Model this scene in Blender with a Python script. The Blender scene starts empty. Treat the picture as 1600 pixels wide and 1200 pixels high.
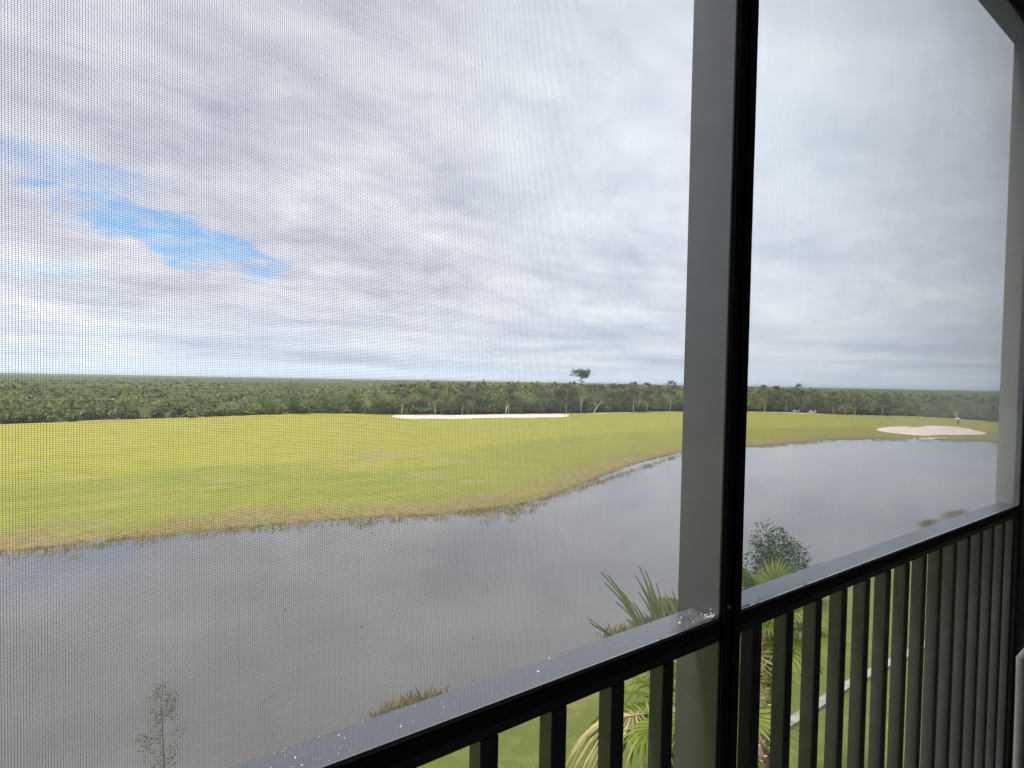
import bpy, bmesh, math, random
import numpy as np
from mathutils import Vector, Matrix, Quaternion
random.seed(7); rng = np.random.default_rng(7)
S = bpy.context.scene
R = math.radians

# ------------------------------------------------------------------ camera
FP = 900.0                                   # focal length in photo pixels (1600 wide)
CAMZ = 11.0
TH = math.atan(FP/1240.0); PITCH = R(1.5); ROLL = R(1.08); CY = 619.6
F = Vector((math.sin(TH)*math.cos(PITCH), math.cos(TH)*math.cos(PITCH), -math.sin(PITCH)))
R0 = Vector((math.cos(TH), -math.sin(TH), 0)); U0 = R0.cross(F)
RX = R0*math.cos(ROLL) + U0*math.sin(ROLL); UX = U0*math.cos(ROLL) - R0*math.sin(ROLL)
cam = bpy.data.cameras.new('camera'); co = bpy.data.objects.new('camera', cam)
S.collection.objects.link(co); S.camera = co
m = Matrix((RX, UX, -F)).transposed().to_4x4(); m.translation = Vector((0, 0, CAMZ)); co.matrix_world = m
cam.shift_y = (CY-600)/1600; cam.sensor_width = 36; cam.lens = FP/1600*36; cam.clip_start = 0.02; cam.clip_end = 20000

def ray(px, py):
    return (F + RX*((px-800)/FP) + UX*((CY-py)/FP)).normalized()
def at(px, py, z=0.0):                        # point of the plane z seen at a photo pixel
    d = ray(px, py); t = (z-CAMZ)/d.z
    return Vector((d.x*t, d.y*t, z))
def dist(px, depth):                          # point at a depth on a pixel column
    d = ray(px, 600); k = depth/d.dot(F); return Vector((d.x*k, d.y*k, 0))
def zat(p, py):                               # height seen at pixel row py above the place p
    q = p - Vector((0, 0, CAMZ)); q.z = 0
    # solve (600-py)/FP = UX.(q+h)/F.(q+h)
    v = (CY-py)/FP
    h = (v*F.dot(q) - UX.dot(q)) / (UX.z - v*F.z)
    return CAMZ + h

# ------------------------------------------------------------------ light and sky
SUN_EL, SUN_AZ = 52.0, R(-82)               # azimuth from +Y towards +X: the sun stands to the left, over the facade
sdir = Vector((math.sin(SUN_AZ)*math.cos(R(SUN_EL)), math.cos(SUN_AZ)*math.cos(R(SUN_EL)), math.sin(R(SUN_EL))))
sl = bpy.data.lights.new('sun', 'SUN'); sl.energy = 3.2; sl.angle = R(14); sl.color = (1.0, 0.95, 0.87)
so = bpy.data.objects.new('sun', sl); S.collection.objects.link(so)
so.rotation_euler = sdir.to_track_quat('Z', 'Y').to_euler()

W = bpy.data.worlds.new('World'); S.world = W; W.use_nodes = True
class NT:
    def __init__(s, tree): s.t = tree; s.n = tree.nodes; s.l = tree.links
    def new(s, t, **k):
        n = s.n.new(t)
        for a, b in k.items(): setattr(n, a, b)
        return n
    def put(s, sock, v):
        if hasattr(v, 'links'): s.l.new(v, sock)
        elif v is not None: sock.default_value = v
    def math(s, op, a, b=None, c=None, clamp=False):
        n = s.new('ShaderNodeMath', operation=op, use_clamp=clamp)
        for i, v in enumerate((a, b, c)):
            if v is not None: s.put(n.inputs[i], v)
        return n.outputs[0]
    def vmath(s, op, a, b=None):
        n = s.new('ShaderNodeVectorMath', operation=op)
        s.put(n.inputs[0], a)
        if b is not None: s.put(n.inputs[1], b)
        return n
    def noise(s, vec, scale, detail=4, rough=.55, dist=0):
        n = s.new('ShaderNodeTexNoise'); n.inputs['Scale'].default_value = scale
        n.inputs['Detail'].default_value = detail; n.inputs['Roughness'].default_value = rough
        n.inputs['Distortion'].default_value = dist
        if vec is not None: s.l.new(vec, n.inputs['Vector'])
        return n.outputs['Fac']
    def ramp(s, fac, stops):
        n = s.new('ShaderNodeValToRGB'); s.put(n.inputs[0], fac); e = n.color_ramp.elements
        while len(e) < len(stops): e.new(.5)
        for i, (p, c) in enumerate(stops):
            e[i].position = p; e[i].color = (*c, 1) if len(c) == 3 else c
        return n.outputs[0]
    def mix(s, fac, a, b, blend='MIX'):
        n = s.new('ShaderNodeMix', data_type='RGBA', blend_type=blend)
        s.put(n.inputs[0], fac)
        for sock, v in ((n.inputs[6], a), (n.inputs[7], b)):
            s.put(sock, (*v, 1) if isinstance(v, tuple) and len(v) == 3 else v)
        return n.outputs[2]
    def mapr(s, v, a, b, c=0, d=1, smooth=False):
        n = s.new('ShaderNodeMapRange'); n.interpolation_type = 'SMOOTHSTEP' if smooth else 'LINEAR'
        s.put(n.inputs[0], v)
        for i, q in enumerate((a, b, c, d)): n.inputs[i+1].default_value = q
        return n.outputs[0]

w = NT(W.node_tree); w.n.clear()
out = w.new('ShaderNodeOutputWorld'); bg = w.new('ShaderNodeBackground')
sky = w.new('ShaderNodeTexSky', sky_type='NISHITA'); sky.sun_disc = False
sky.sun_elevation = R(SUN_EL); sky.sun_rotation = SUN_AZ
sky.altitude = 10; sky.air_density = 1.0; sky.dust_density = 1.2; sky.ozone_density = 2.0
tc = w.new('ShaderNodeTexCoord'); D = tc.outputs['Generated']
sx = w.new('ShaderNodeSeparateXYZ'); w.l.new(D, sx.inputs[0])
X, Y, Z = sx.outputs
zc = w.math('MAXIMUM', Z, 0.0)
inv = w.math('DIVIDE', 1.0, w.math('ADD', zc, 0.17))
px_ = w.math('MULTIPLY', X, inv); py_ = w.math('MULTIPLY', Y, inv)
P = w.new('ShaderNodeCombineXYZ'); w.put(P.inputs[0], px_); w.put(P.inputs[1], py_); P = P.outputs[0]
az = w.math('ARCTAN2', X, Y); el = w.math('ARCSINE', Z)
mp = w.new('ShaderNodeMapping'); mp.inputs['Rotation'].default_value = (0, 0, R(25)); mp.inputs['Scale'].default_value = (.72, 1.0, 1)
w.l.new(P, mp.inputs[0]); PS = mp.outputs[0]
n1 = w.noise(PS, .95, 6, .55, .5)
n2 = w.noise(PS, 3.0, 7, .60, .4)
n3 = w.noise(PS, 9.0, 5, .6, .3)
nn = w.math('ADD', w.math('ADD', w.math('MULTIPLY', n1, .46), w.math('MULTIPLY', n2, .36)), w.math('MULTIPLY', n3, .18))
cloud = w.ramp(nn, [(0.36, (.225, .230, .285)), (0.44, (.290, .297, .348)), (0.51, (.352, .360, .400)), (0.58, (.415, .423, .450)), (.67, (.51, .512, .52))])
# thinner and brighter cloud high on the right
dt = w.vmath('DOT_PRODUCT', D, tuple(ray(1340, 120))).outputs['Value']
glow = w.math('POWER', w.math('MAXIMUM', dt, 0.0), 9.0)
cloud = w.mix(1.0, cloud, w.mix(glow, (0, 0, 0), (.25, .30, .325)), 'ADD')
def azel(px, py):
    d = ray(px, py); return math.atan2(d.x, d.y), math.asin(d.z)
def gap(p0, p1, halfw, soft, amp, scale):     # a break in the cloud along a line on the sky
    a0, e0 = azel(*p0); a1, e1 = azel(*p1)
    L = math.hypot(a1-a0, e1-e0); ux, uy = (a1-a0)/L, (e1-e0)/L
    da = w.math('SUBTRACT', az, a0); de = w.math('SUBTRACT', el, e0)
    t = w.math('ADD', w.math('MULTIPLY', da, ux), w.math('MULTIPLY', de, uy))
    s_ = w.math('ADD', w.math('MULTIPLY', da, -uy), w.math('MULTIPLY', de, ux))
    tn = w.math('SUBTRACT', w.math('DIVIDE', t, L/2), 1.0)
    tn = w.math('POWER', w.math('ABSOLUTE', tn), 2.0)
    sn = w.math('POWER', w.math('DIVIDE', w.math('ABSOLUTE', s_), halfw), 2.0)
    r_ = w.math('SQRT', w.math('ADD', tn, sn))
    no = w.noise(P, scale, 7, .68, .3)
    r_ = w.math('ADD', r_, w.math('MULTIPLY', w.math('SUBTRACT', no, .5), amp))
    return w.mapr(r_, 1.0, 1.0-soft, 0, 1, True)
g1 = w.math('MULTIPLY', gap((40, 290), (455, 425), .044, .55, 2.5, 5.0), 1.0)
g2 = w.math('MULTIPLY', gap((-140, 190), (330, 320), .026, .9, 1.6, 2.6), .55)
g3 = w.math('MULTIPLY', gap((-80, 415), (230, 425), .016, .9, 2.0, 3.0), .55)
g4 = w.math('MULTIPLY', gap((-700, 250), (-150, 120), .10, .9, 2.2, 2.0), .6)
gg = w.math('MAXIMUM', w.math('MAXIMUM', g1, g4), w.math('MAXIMUM', g2, g3))
gg = w.math('MULTIPLY', gg, w.mapr(n3, .36, .60, 1.0, .62))
skyc = w.vmath('SCALE', sky.outputs[0]); skyc.inputs['Scale'].default_value = 0.10
blue = w.mix(1.0, skyc.outputs[0], (.66, .83, .97), 'MULTIPLY')
c = w.mix(gg, cloud, blue)
# clear pale band low over the horizon with thin streaks of cloud in it
mp2 = w.new('ShaderNodeCombineXYZ'); w.put(mp2.inputs[0], w.math('MULTIPLY', az, 3.2)); w.put(mp2.inputs[1], w.math('MULTIPLY', el, 42.0))
st = w.noise(mp2.outputs[0], 1.0, 6, .6, .3)
hz = w.mapr(el, 0.16, 0.015, 0, 1, True)
streak = w.ramp(st, [(.36, (.28, .33, .41)), (.47, (.35, .41, .48)), (.56, (.44, .47, .51)), (.70, (.56, .56, .55))])
c = w.mix(w.math('MULTIPLY', hz, .7), c, streak)
rim = w.mapr(el, 0.035, 0.0, 0, .75, True)
c = w.mix(rim, c, (.42, .49, .56))
w.l.new(c, bg.inputs[0]); bg.inputs[1].default_value = 1.0
w.l.new(bg.outputs[0], out.inputs[0])

S.view_settings.view_transform = 'Standard'; S.view_settings.look = 'None'
S.view_settings.exposure = 1.42; S.view_settings.gamma = 1.0; S.view_settings.use_curve_mapping = False
S.cycles.max_bounces = 6; S.cycles.diffuse_bounces = 3; S.cycles.glossy_bounces = 3
S.cycles.transmission_bounces = 4; S.cycles.transparent_max_bounces = 8
S.cycles.use_denoising = True; S.cycles.denoiser = 'OPENIMAGEDENOISE'; S.cycles.denoising_prefilter = 'ACCURATE'; S.cycles.filter_width = 1.5

# ------------------------------------------------------------------ helpers
def tag(o, label=None, cat=None, group=None, kind=None):
    for k, v in (('label', label), ('category', cat), ('group', group), ('kind', kind)):
        if v: o[k] = v
    return o
def link(o, parent=None):
    S.collection.objects.link(o)
    if parent: o.parent = parent
    return o
def empty(name, loc, rz=0):
    o = bpy.data.objects.new(name, None); o.location = loc; o.rotation_euler = (0, 0, rz); o.empty_display_size = .2
    return link(o)
def copy_tree(o, parent=None):
    c = o.copy(); link(c)
    if parent: c.parent = parent
    for ch in list(o.children): copy_tree(ch, c)
    return c
def mesh_np(name, V, Fc, mat=None, smooth=False, attrs=None, k=4):
    """V (n,3), Fc (m,k) -> mesh, quickly"""
    me = bpy.data.meshes.new(name)
    V = np.asarray(V, np.float32); Fc = np.asarray(Fc, np.int32)
    me.vertices.add(len(V)); me.vertices.foreach_set('co', V.ravel())
    me.loops.add(Fc.size); me.loops.foreach_set('vertex_index', Fc.ravel())
    me.polygons.add(len(Fc)); me.polygons.foreach_set('loop_start', np.arange(len(Fc), dtype=np.int32)*Fc.shape[1])
    me.update(calc_edges=True)
    if smooth: me.polygons.foreach_set('use_smooth', np.ones(len(Fc), bool))
    for nm, (dom, arr) in (attrs or {}).items():
        a = me.attributes.new(nm, 'FLOAT', dom); a.data.foreach_set('value', np.asarray(arr, np.float32))
    if mat: me.materials.append(mat)
    me.validate(); return me
def obj(name, me, parent=None):
    return link(bpy.data.objects.new(name, me), parent)
class MB:
    def __init__(s): s.bm = bmesh.new()
    def box(s, a, b, bevel=0):
        x0, y0, z0 = a; x1, y1, z1 = b
        v = [s.bm.verts.new(p) for p in ((x0,y0,z0),(x1,y0,z0),(x1,y1,z0),(x0,y1,z0),(x0,y0,z1),(x1,y0,z1),(x1,y1,z1),(x0,y1,z1))]
        fs = [s.bm.faces.new([v[i] for i in f]) for f in ((3,2,1,0),(4,5,6,7),(0,1,5,4),(1,2,6,5),(2,3,7,6),(3,0,4,7))]
        if bevel:
            es = list({e for f in fs for e in f.edges})
            bmesh.ops.bevel(s.bm, geom=es, offset=bevel, segments=2, affect='EDGES', clamp_overlap=True)
        return s
    def tube(s, pts, rads, n=8, cap=True):
        rings = []
        pts = [Vector(p) for p in pts]
        if not hasattr(rads, '__len__'): rads = [rads]*len(pts)
        up = Vector((0, 0, 1))
        prev = None
        for i, p in enumerate(pts):
            t = (pts[min(i+1, len(pts)-1)] - pts[max(i-1, 0)]).normalized()
            if prev is None:
                a = t.cross(up if abs(t.z) < .95 else Vector((1, 0, 0))).normalized()
            else:
                a = (prev - t*prev.dot(t)).normalized()
            prev = a; b = t.cross(a)
            rings.append([s.bm.verts.new(p + (a*math.cos(2*math.pi*k/n) + b*math.sin(2*math.pi*k/n))*rads[i]) for k in range(n)])
        for i in range(len(rings)-1):
            for k in range(n):
                s.bm.faces.new((rings[i][k], rings[i][(k+1) % n], rings[i+1][(k+1) % n], rings[i+1][k]))
        if cap:
            s.bm.faces.new(rings[0][::-1]); s.bm.faces.new(rings[-1])
        return s
    def ell(s, c, r, seg=12, rings=8):
        mtx = Matrix.Translation(c) @ Matrix.Diagonal((*r, 1))
        bmesh.ops.create_uvsphere(s.bm, u_segments=seg, v_segments=rings, radius=1, matrix=mtx); return s
    def poly(s, pts):
        s.bm.faces.new([s.bm.verts.new(p) for p in pts]); return s
    def mesh(s, name, mat, smooth=False):
        bmesh.ops.recalc_face_normals(s.bm, faces=s.bm.faces)
        me = bpy.data.meshes.new(name); s.bm.to_mesh(me); s.bm.free(); me.materials.append(mat)
        if smooth:
            for p in me.polygons: p.use_smooth = True
        return me
    def build(s, name, mat, parent=None, smooth=False):
        return obj(name, s.mesh(name, mat, smooth), parent)

# ------------------------------------------------------------------ materials
def mat(name, rough=.6, spec=.5):
    m = bpy.data.materials.new(name); m.use_nodes = True
    t = NT(m.node_tree); b = t.n['Principled BSDF']
    b.inputs['Roughness'].default_value = rough; b.inputs['Specular IOR Level'].default_value = spec
    return m, t, b
def coords(t, kind='Object'):
    return t.new('ShaderNodeTexCoord').outputs[kind]
def position(t): return t.new('ShaderNodeNewGeometry').outputs['Position']
def bump(t, b, h, strength=.2, distance=.01):
    n = t.new('ShaderNodeBump'); n.inputs['Strength'].default_value = strength; n.inputs['Distance'].default_value = distance
    t.l.new(h, n.inputs['Height']); t.l.new(n.outputs[0], b.inputs['Normal'])
def noisy(name, c0, c1, scale, rough=.6, spec=.5, bmp=None, detail=5, pos=False):
    m, t, b = mat(name, rough, spec)
    v = position(t) if pos else coords(t)
    n = t.noise(v, scale, detail, .6)
    t.put(b.inputs['Base Color'], t.mix(t.mapr(n, .35, .65), c0, c1))
    if bmp: bump(t, b, t.noise(v, scale*3, 4, .6), bmp[0], bmp[1])
    return m
def attr(t, name): return t.new('ShaderNodeAttribute', attribute_name=name).outputs['Fac']

# painted aluminium: smooth dark bronze with dust and fine orange-peel
def metal_paint(name, col, rough, dust=.25, spec=.5, met=.8):
    m, t, b = mat(name, rough, spec); b.inputs['Metallic'].default_value = met; v = position(t)
    n = t.noise(v, 30, 5, .65); n2 = t.noise(v, 420, 3, .6); n3 = t.noise(v, 7, 3, .6)
    dustm = t.math('MULTIPLY', t.mapr(n, .45, .8), dust)
    col2 = t.mix(dustm, col, (.23, .22, .20))
    col2 = t.mix(t.math('MULTIPLY', t.mapr(n2, .66, .74), dust*1.2), col2, (.34, .33, .30))
    t.put(b.inputs['Base Color'], col2)
    t.put(b.inputs['Roughness'], t.math('ADD', rough, t.math('MULTIPLY', n3, .2)))
    bump(t, b, n2, .05, .0006)
    return m
M = {}
M['bronze'] = metal_paint('bronze_paint', (.112, .114, .117), .22, .20)
M['rail_paint'] = metal_paint('rail_paint', (.092, .099, .110), .24, .20)
M['shaded_face'] = metal_paint('shaded_face_bronze', (.012, .012, .012), .5, .10, .3, .0)  # bronze on the inward post strips, indoor shade put into a near-black colour
M['sill'] = metal_paint('bronze_paint_weathered', (.20, .205, .22), .27, .35, .6)
M['spline'] = noisy('black_rubber', (.006, .006, .006), (.02, .019, .017), 300, .7)
M['stucco'] = noisy('stucco', (.23, .232, .215), (.29, .288, .265), 90, .9, .2, (.6, .004), pos=True)
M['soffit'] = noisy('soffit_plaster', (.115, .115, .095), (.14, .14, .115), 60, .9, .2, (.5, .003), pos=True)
M['floor'] = noisy('balcony_concrete', (.16, .155, .14), (.22, .21, .19), 25, .85, .3, (.3, .002), pos=True)
m, t, b = mat('screen_strand', .38, .7)
v = position(t); t.put(b.inputs['Base Color'], t.mix(t.mapr(t.noise(v, 9, 4, .6), .35, .75), (.10, .105, .115), (.17, .172, .17)))
tr = t.new('ShaderNodeBsdfTranslucent'); tr.inputs[0].default_value = (.66, .72, .79, 1); mx = t.new('ShaderNodeMixShader'); mx.inputs[0].default_value = .52
t.l.new(b.outputs[0], mx.inputs[1]); t.l.new(tr.outputs[0], mx.inputs[2]); t.l.new(mx.outputs[0], t.n['Material Output'].inputs[0]); M['strand'] = m
M['speck'] = noisy('pale_dirt', (.5, .48, .42), (.75, .72, .66), 200, .8)
M['darkspeck'] = noisy('dark_dirt', (.03, .025, .02), (.08, .06, .05), 200, .8)
M['steel'] = noisy('screw_steel', (.3, .3, .3), (.42, .42, .42), 300, .35)

# turf, sand, water ------------------------------------------------
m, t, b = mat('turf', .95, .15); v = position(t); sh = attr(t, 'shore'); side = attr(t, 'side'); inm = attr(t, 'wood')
mp = t.new('ShaderNodeMapping'); mp.inputs['Rotation'].default_value = (0, 0, R(-14)); mp.inputs['Scale'].default_value = (.022, .085, 1); t.l.new(v, mp.inputs[0])
streaks = t.noise(mp.outputs[0], 1.0, 5, .6, .6)
big = t.noise(v, .045, 5, .6, .4); mid = t.noise(v, .22, 5, .62); fine = t.noise(v, 1.6, 5, .65); vf = t.noise(v, 9, 4, .7)
yel = t.mix(t.mapr(mid, .3, .7), (.240, .245, .030), (.292, .265, .042))
grn = t.mix(t.mapr(mid, .3, .7), (.180, .198, .026), (.225, .230, .034))
f0 = t.math('ADD', t.mapr(sh, 9, 40, 0, 1, True), t.math('MULTIPLY', t.math('SUBTRACT', streaks, .5), 1.9))
turf = t.mix(t.mapr(f0, .30, .72), grn, yel)
straw = t.mix(t.mapr(fine, .35, .7), (.175, .130, .050), (.275, .210, .100))
shn = t.math('ADD', sh, t.math('MULTIPLY', t.math('SUBTRACT', t.noise(v, .16, 6, .65), .5), 15.0))
shn = t.math('ADD', shn, t.math('MULTIPLY', t.math('SUBTRACT', fine, .5), 5.0))
turf = t.mix(t.mapr(shn, 1.5, 7.0, .92, 0, True), turf, straw)
pale = t.mapr(t.math('MULTIPLY', big, t.math('ADD', mid, .55)), .60, .72, 0, .6)
turf = t.mix(pale, turf, (.27, .225, .12))
near = t.mix(t.mapr(mid, .3, .7), (.052, .074, .016), (.088, .100, .026))
near = t.mix(t.mapr(fine, .5, .8, 0, .7), near, (.17, .155, .06))
near = t.mix(t.mapr(vf, .3, .75, 0, .55), near, (.05, .07, .016))
near = t.mix(t.mapr(shn, -.5, 4.0, .8, 0, True), near, (.19, .155, .075))
mow = t.noise(mp.outputs[0], 5.5, 5, .65, .8); blot = t.noise(v, .55, 6, .7)
turf = t.mix(t.mapr(mow, .34, .5, .30, 0), turf, (.105, .125, .022))
turf = t.mix(t.mapr(mow, .55, .72, 0, .30), turf, (.30, .26, .075))
turf = t.mix(t.mapr(blot, .5, .75, 0, .35), turf, (.13, .14, .03))
turf = t.mix(side, turf, near)
turf = t.mix(t.mapr(vf, .25, .75, -.0, .22), turf, (.06, .07, .015))
mud = t.mix(t.mapr(fine, .3, .7), (.055, .040, .022), (.12, .085, .045))
turf = t.mix(t.mapr(t.math('ADD', sh, t.math('MULTIPLY', fine, .9)), .55, 1.25, 1, 0), turf, mud)
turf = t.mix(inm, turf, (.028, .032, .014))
t.put(b.inputs['Base Color'], turf); bump(t, b, t.math('ADD', fine, t.math('MULTIPLY', vf, .5)), .5, .12)
M['turf'] = m
M['sand'] = noisy('bunker_sand', (.50, .455, .38), (.64, .585, .50), .35, .95, .1, (.3, .03), pos=True)
M['path'] = noisy('shell_path', (.40, .36, .27), (.52, .46, .36), .7, .95, .1, pos=True)
M['kerb'] = noisy('kerb_concrete', (.13, .127, .10), (.20, .195, .155), 3.0, .85, .3, (.3, .01), pos=True)
m, t, b = mat('pond_water', .03, .5); v = position(t)
b.inputs['IOR'].default_value = 1.75
t.put(b.inputs['Base Color'], t.mix(t.mapr(t.noise(v, .05, 4, .6), .35, .65), (.060, .053, .046), (.108, .100, .092)))
mp = t.new('ShaderNodeMapping'); mp.inputs['Rotation'].default_value = (0, 0, R(20)); mp.inputs['Scale'].default_value = (1, 2.6, 1); t.l.new(v, mp.inputs[0])
rip = t.math('ADD', t.noise(mp.outputs[0], 1.7, 3, .6, .4), t.math('MULTIPLY', t.noise(mp.outputs[0], .35, 3, .55), 1.2))
rip = t.math('MULTIPLY', rip, t.mapr(t.noise(v, .03, 3, .5), .35, .7, .35, 1.0))
bump(t, b, rip, .26, .017); M['water'] = m

def leafmat(name, stops, rough=.55, transl=.0):
    m, t, b = mat(name, rough, .12)
    col = t.ramp(attr(t, 'tint'), stops)
    oi = t.new('ShaderNodeObjectInfo').outputs['Random']
    hs = t.new('ShaderNodeHueSaturation'); t.l.new(col, hs.inputs['Color'])
    t.put(hs.inputs['Value'], t.mapr(oi, 0, 1, .82, 1.18)); t.put(hs.inputs['Hue'], t.mapr(oi, 0, 1, .488, .512))
    t.put(b.inputs['Base Color'], hs.outputs[0])
    if transl:
        tr = t.new('ShaderNodeBsdfTranslucent'); t.put(tr.inputs[0], t.mix(1.0, hs.outputs[0], (1.1, 1.3, .5), 'MULTIPLY'))
        mx = t.new('ShaderNodeMixShader'); mx.inputs[0].default_value = transl
        t.l.new(b.outputs[0], mx.inputs[1]); t.l.new(tr.outputs[0], mx.inputs[2])
        t.l.new(mx.outputs[0], t.n['Material Output'].inputs[0])
    return m
M['wood_leaf'] = leafmat('woodland_leaf', [(0, (.046, .058, .026)), (.3, (.096, .110, .038)), (.55, (.145, .155, .050)), (.72, (.195, .190, .066)), (.86, (.23, .185, .10)), (1, (.21, .18, .14))], .8, .25)
M['bright_leaf'] = leafmat('bright_shrub_leaf', [(0, (.060, .095, .016)), (.5, (.110, .160, .022)), (1, (.17, .205, .034))], .6, .15)
M['palm_far'] = leafmat('far_palm_leaf', [(0, (.060, .078, .026)), (.5, (.115, .130, .045)), (.8, (.155, .150, .070)), (1, (.24, .18, .10))], .6, .1)
M['rust_leaf'] = leafmat('rust_leaf', [(0, (.05, .045, .018)), (.5, (.10, .065, .028)), (1, (.16, .085, .04))], .6, .1)
M['shrub_leaf'] = leafmat('shrub_leaf', [(0, (.022, .040, .014)), (.5, (.050, .080, .026)), (1, (.095, .125, .045))], .5, .2)
M['frond'] = leafmat('palm_frond', [(0, (.055, .085, .014)), (.5, (.120, .165, .026)), (1, (.22, .25, .05))], .42, .40)
M['frond_dry'] = leafmat('dry_palm_frond', [(0, (.13, .12, .05)), (.5, (.22, .20, .09)), (1, (.33, .29, .15))], .6, .25)
M['stem'] = noisy('palm_stem', (.17, .19, .055), (.27, .27, .10), 6, .5)
M['bark'] = noisy('tree_bark', (.13, .11, .085), (.24, .21, .17), 1.2, .9, .2)
M['deadwood'] = noisy('bleached_wood', (.42, .40, .36), (.58, .55, .50), 1.5, .9, .2)
M['palm_bark'] = noisy('palm_trunk_bark', (.10, .075, .055), (.21, .165, .125), 9, .9, .2, (.8, .02))
M['boot'] = noisy('palm_boot', (.17, .125, .09), (.34, .26, .20), 12, .85, .2, (.6, .01))
M['reed'] = leafmat('reed_blade', [(0, (.17, .155, .055)), (.45, (.36, .29, .12)), (1, (.58, .48, .26))], .8, .4)

# ------------------------------------------------------------------ pond outline
far_px = [(-400, 905), (-160, 885), (0, 866), (80, 857), (170, 846), (260, 839), (330, 830), (430, 822), (520, 814), (600, 809), (690, 806), (745, 800),
          (800, 792), (850, 782), (900, 762), (950, 742), (1000, 723), (1040, 713), (1072, 706), (1120, 702), (1180, 698), (1240, 693), (1300, 687), (1370, 686), (1440, 686), (1500, 688), (1560, 690), (1640, 693), (1750, 700)]
near_px = [(1750, 760), (1640, 772), (1560, 790), (1510, 803), (1450, 822), (1370, 850), (1290, 882), (1220, 905), (1150, 925), (1060, 955), (970, 992), (880, 1025), (790, 1055), (700, 1085), (600, 1120), (480, 1170), (360, 1215), (200, 1255), (20, 1290), (-160, 1320), (-400, 1340)]
pond = np.array([at(*p)[:2] for p in far_px+near_px])
def sdf(Pt, poly):
    Pt = np.asarray(Pt, float); n = len(poly); dmin = np.full(len(Pt), 1e18); inside = np.zeros(len(Pt), bool)
    for i in range(n):
        a = poly[i]; b2 = poly[(i+1) % n]; e = b2-a; wv = Pt-a
        tt = np.clip((wv@e)/(e@e), 0, 1); q = wv-np.outer(tt, e); dmin = np.minimum(dmin, (q**2).sum(1))
        cnd = ((a[1] > Pt[:, 1]) != (b2[1] > Pt[:, 1]))
        with np.errstate(divide='ignore', invalid='ignore'):
            xi = a[0]+(Pt[:, 1]-a[1])*(b2[0]-a[0])/(b2[1]-a[1])
        inside ^= cnd & (Pt[:, 0] < xi)
    s = np.sqrt(dmin); s[inside] *= -1; return s
near_line = np.array([at(*p)[:2] for p in near_px][::-1])      # left to right
far_line = np.array([at(*p)[:2] for p in far_px])
def seg_d(Pt, line):
    dmin = np.full(len(Pt), 1e18)
    for a, b2 in zip(line[:-1], line[1:]):
        e = b2-a; wv = Pt-a; tt = np.clip((wv@e)/(e@e), 0, 1); q = wv-np.outer(tt, e); dmin = np.minimum(dmin, (q**2).sum(1))
    return np.sqrt(dmin)
def sstep(x, a, b2):
    q = np.clip((x-a)/(b2-a), 0, 1); return q*q*(3-2*q)
def wob(x, y):
    return (np.sin(x*.07+1.3)*np.cos(y*.06+.4)+.6*np.sin(x*.17-y*.11))*.5
def ground_z(Pt, s=None):
    Pt = np.asarray(Pt, float)
    if s is None: s = sdf(Pt, pond)
    x, y = Pt[:, 0], Pt[:, 1]
    jag = .45*np.sin(x*1.3+np.sin(y*.9)*2)*np.sin(y*1.1)+.3*np.sin(x*2.9+y*2.3)
    ss = s+jag*.55
    o = .30*sstep(ss, -.3, .5)+.28*sstep(ss, .5, 9)+.35*sstep(ss, 8, 45)+.16*wob(x, y)*sstep(ss, 8, 30)-.18
    i = -.18+ss*.10
    return np.where(ss > -.3, o, np.maximum(i, -1.5))
def gz(x, y): return float(ground_z([[x, y]])[0])

# woodland edge: where the mown grass meets the trees
edge_px = [(-500, 690), (-200, 673), (0, 663), (100, 659), (200, 655.5), (300, 652), (400, 649), (520, 645.5), (600, 648), (700, 647.5), (800, 647), (890, 646), (960, 644.5), (1070, 642.5), (1180, 643), (1240, 644.5), (1300, 647), (1400, 649.5), (1480, 653), (1560, 660), (1700, 668), (1900, 690)]
edge = [at(px, py, .75) for px, py in edge_px]
e_az = np.array([math.atan2(p.x, p.y) for p in edge]); e_r = np.array([math.hypot(p.x, p.y) for p in edge])
def edge_r(a): return np.interp(a, e_az, e_r)

xs = np.concatenate([np.linspace(-9000, -500, 12), np.arange(-480, -60, 12), np.arange(-60, 300, 1.0), np.arange(300, 700, 12), np.linspace(720, 9000, 14)])
ys = np.concatenate([np.linspace(-3000, -60, 8), np.arange(-50, 0, 5), np.arange(0, 250, 1.0), np.arange(250, 700, 14), np.linspace(720, 12000, 16)])
GX, GY = np.meshgrid(xs, ys); Pt = np.stack([GX.ravel(), GY.ravel()], 1)
s = np.full(len(Pt), 500.0); nb = (Pt[:, 0] > -150) & (Pt[:, 0] < 420) & (Pt[:, 1] > -40) & (Pt[:, 1] < 330)
s[nb] = sdf(Pt[nb], pond); s_all = s
GZ = ground_z(Pt, s)
nx, ny = len(xs), len(ys); idx = np.arange(nx*ny).reshape(ny, nx)
Fq = np.stack([idx[:-1, :-1].ravel(), idx[:-1, 1:].ravel(), idx[1:, 1:].ravel(), idx[1:, :-1].ravel()], 1)
sidev = np.zeros(len(Pt)); dn = seg_d(Pt[nb], near_line); df = seg_d(Pt[nb], far_line); sidev[nb] = (dn < df).astype(float)
az_ = np.arctan2(Pt[:, 0], Pt[:, 1]); rr_ = np.hypot(Pt[:, 0], Pt[:, 1])
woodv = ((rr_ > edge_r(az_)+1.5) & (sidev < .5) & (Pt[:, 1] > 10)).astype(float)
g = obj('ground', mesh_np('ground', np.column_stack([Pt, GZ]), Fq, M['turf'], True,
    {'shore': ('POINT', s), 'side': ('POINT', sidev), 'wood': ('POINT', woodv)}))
tag(g, 'mown golf course turf turning to straw at the water edge', kind='structure')
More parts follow.
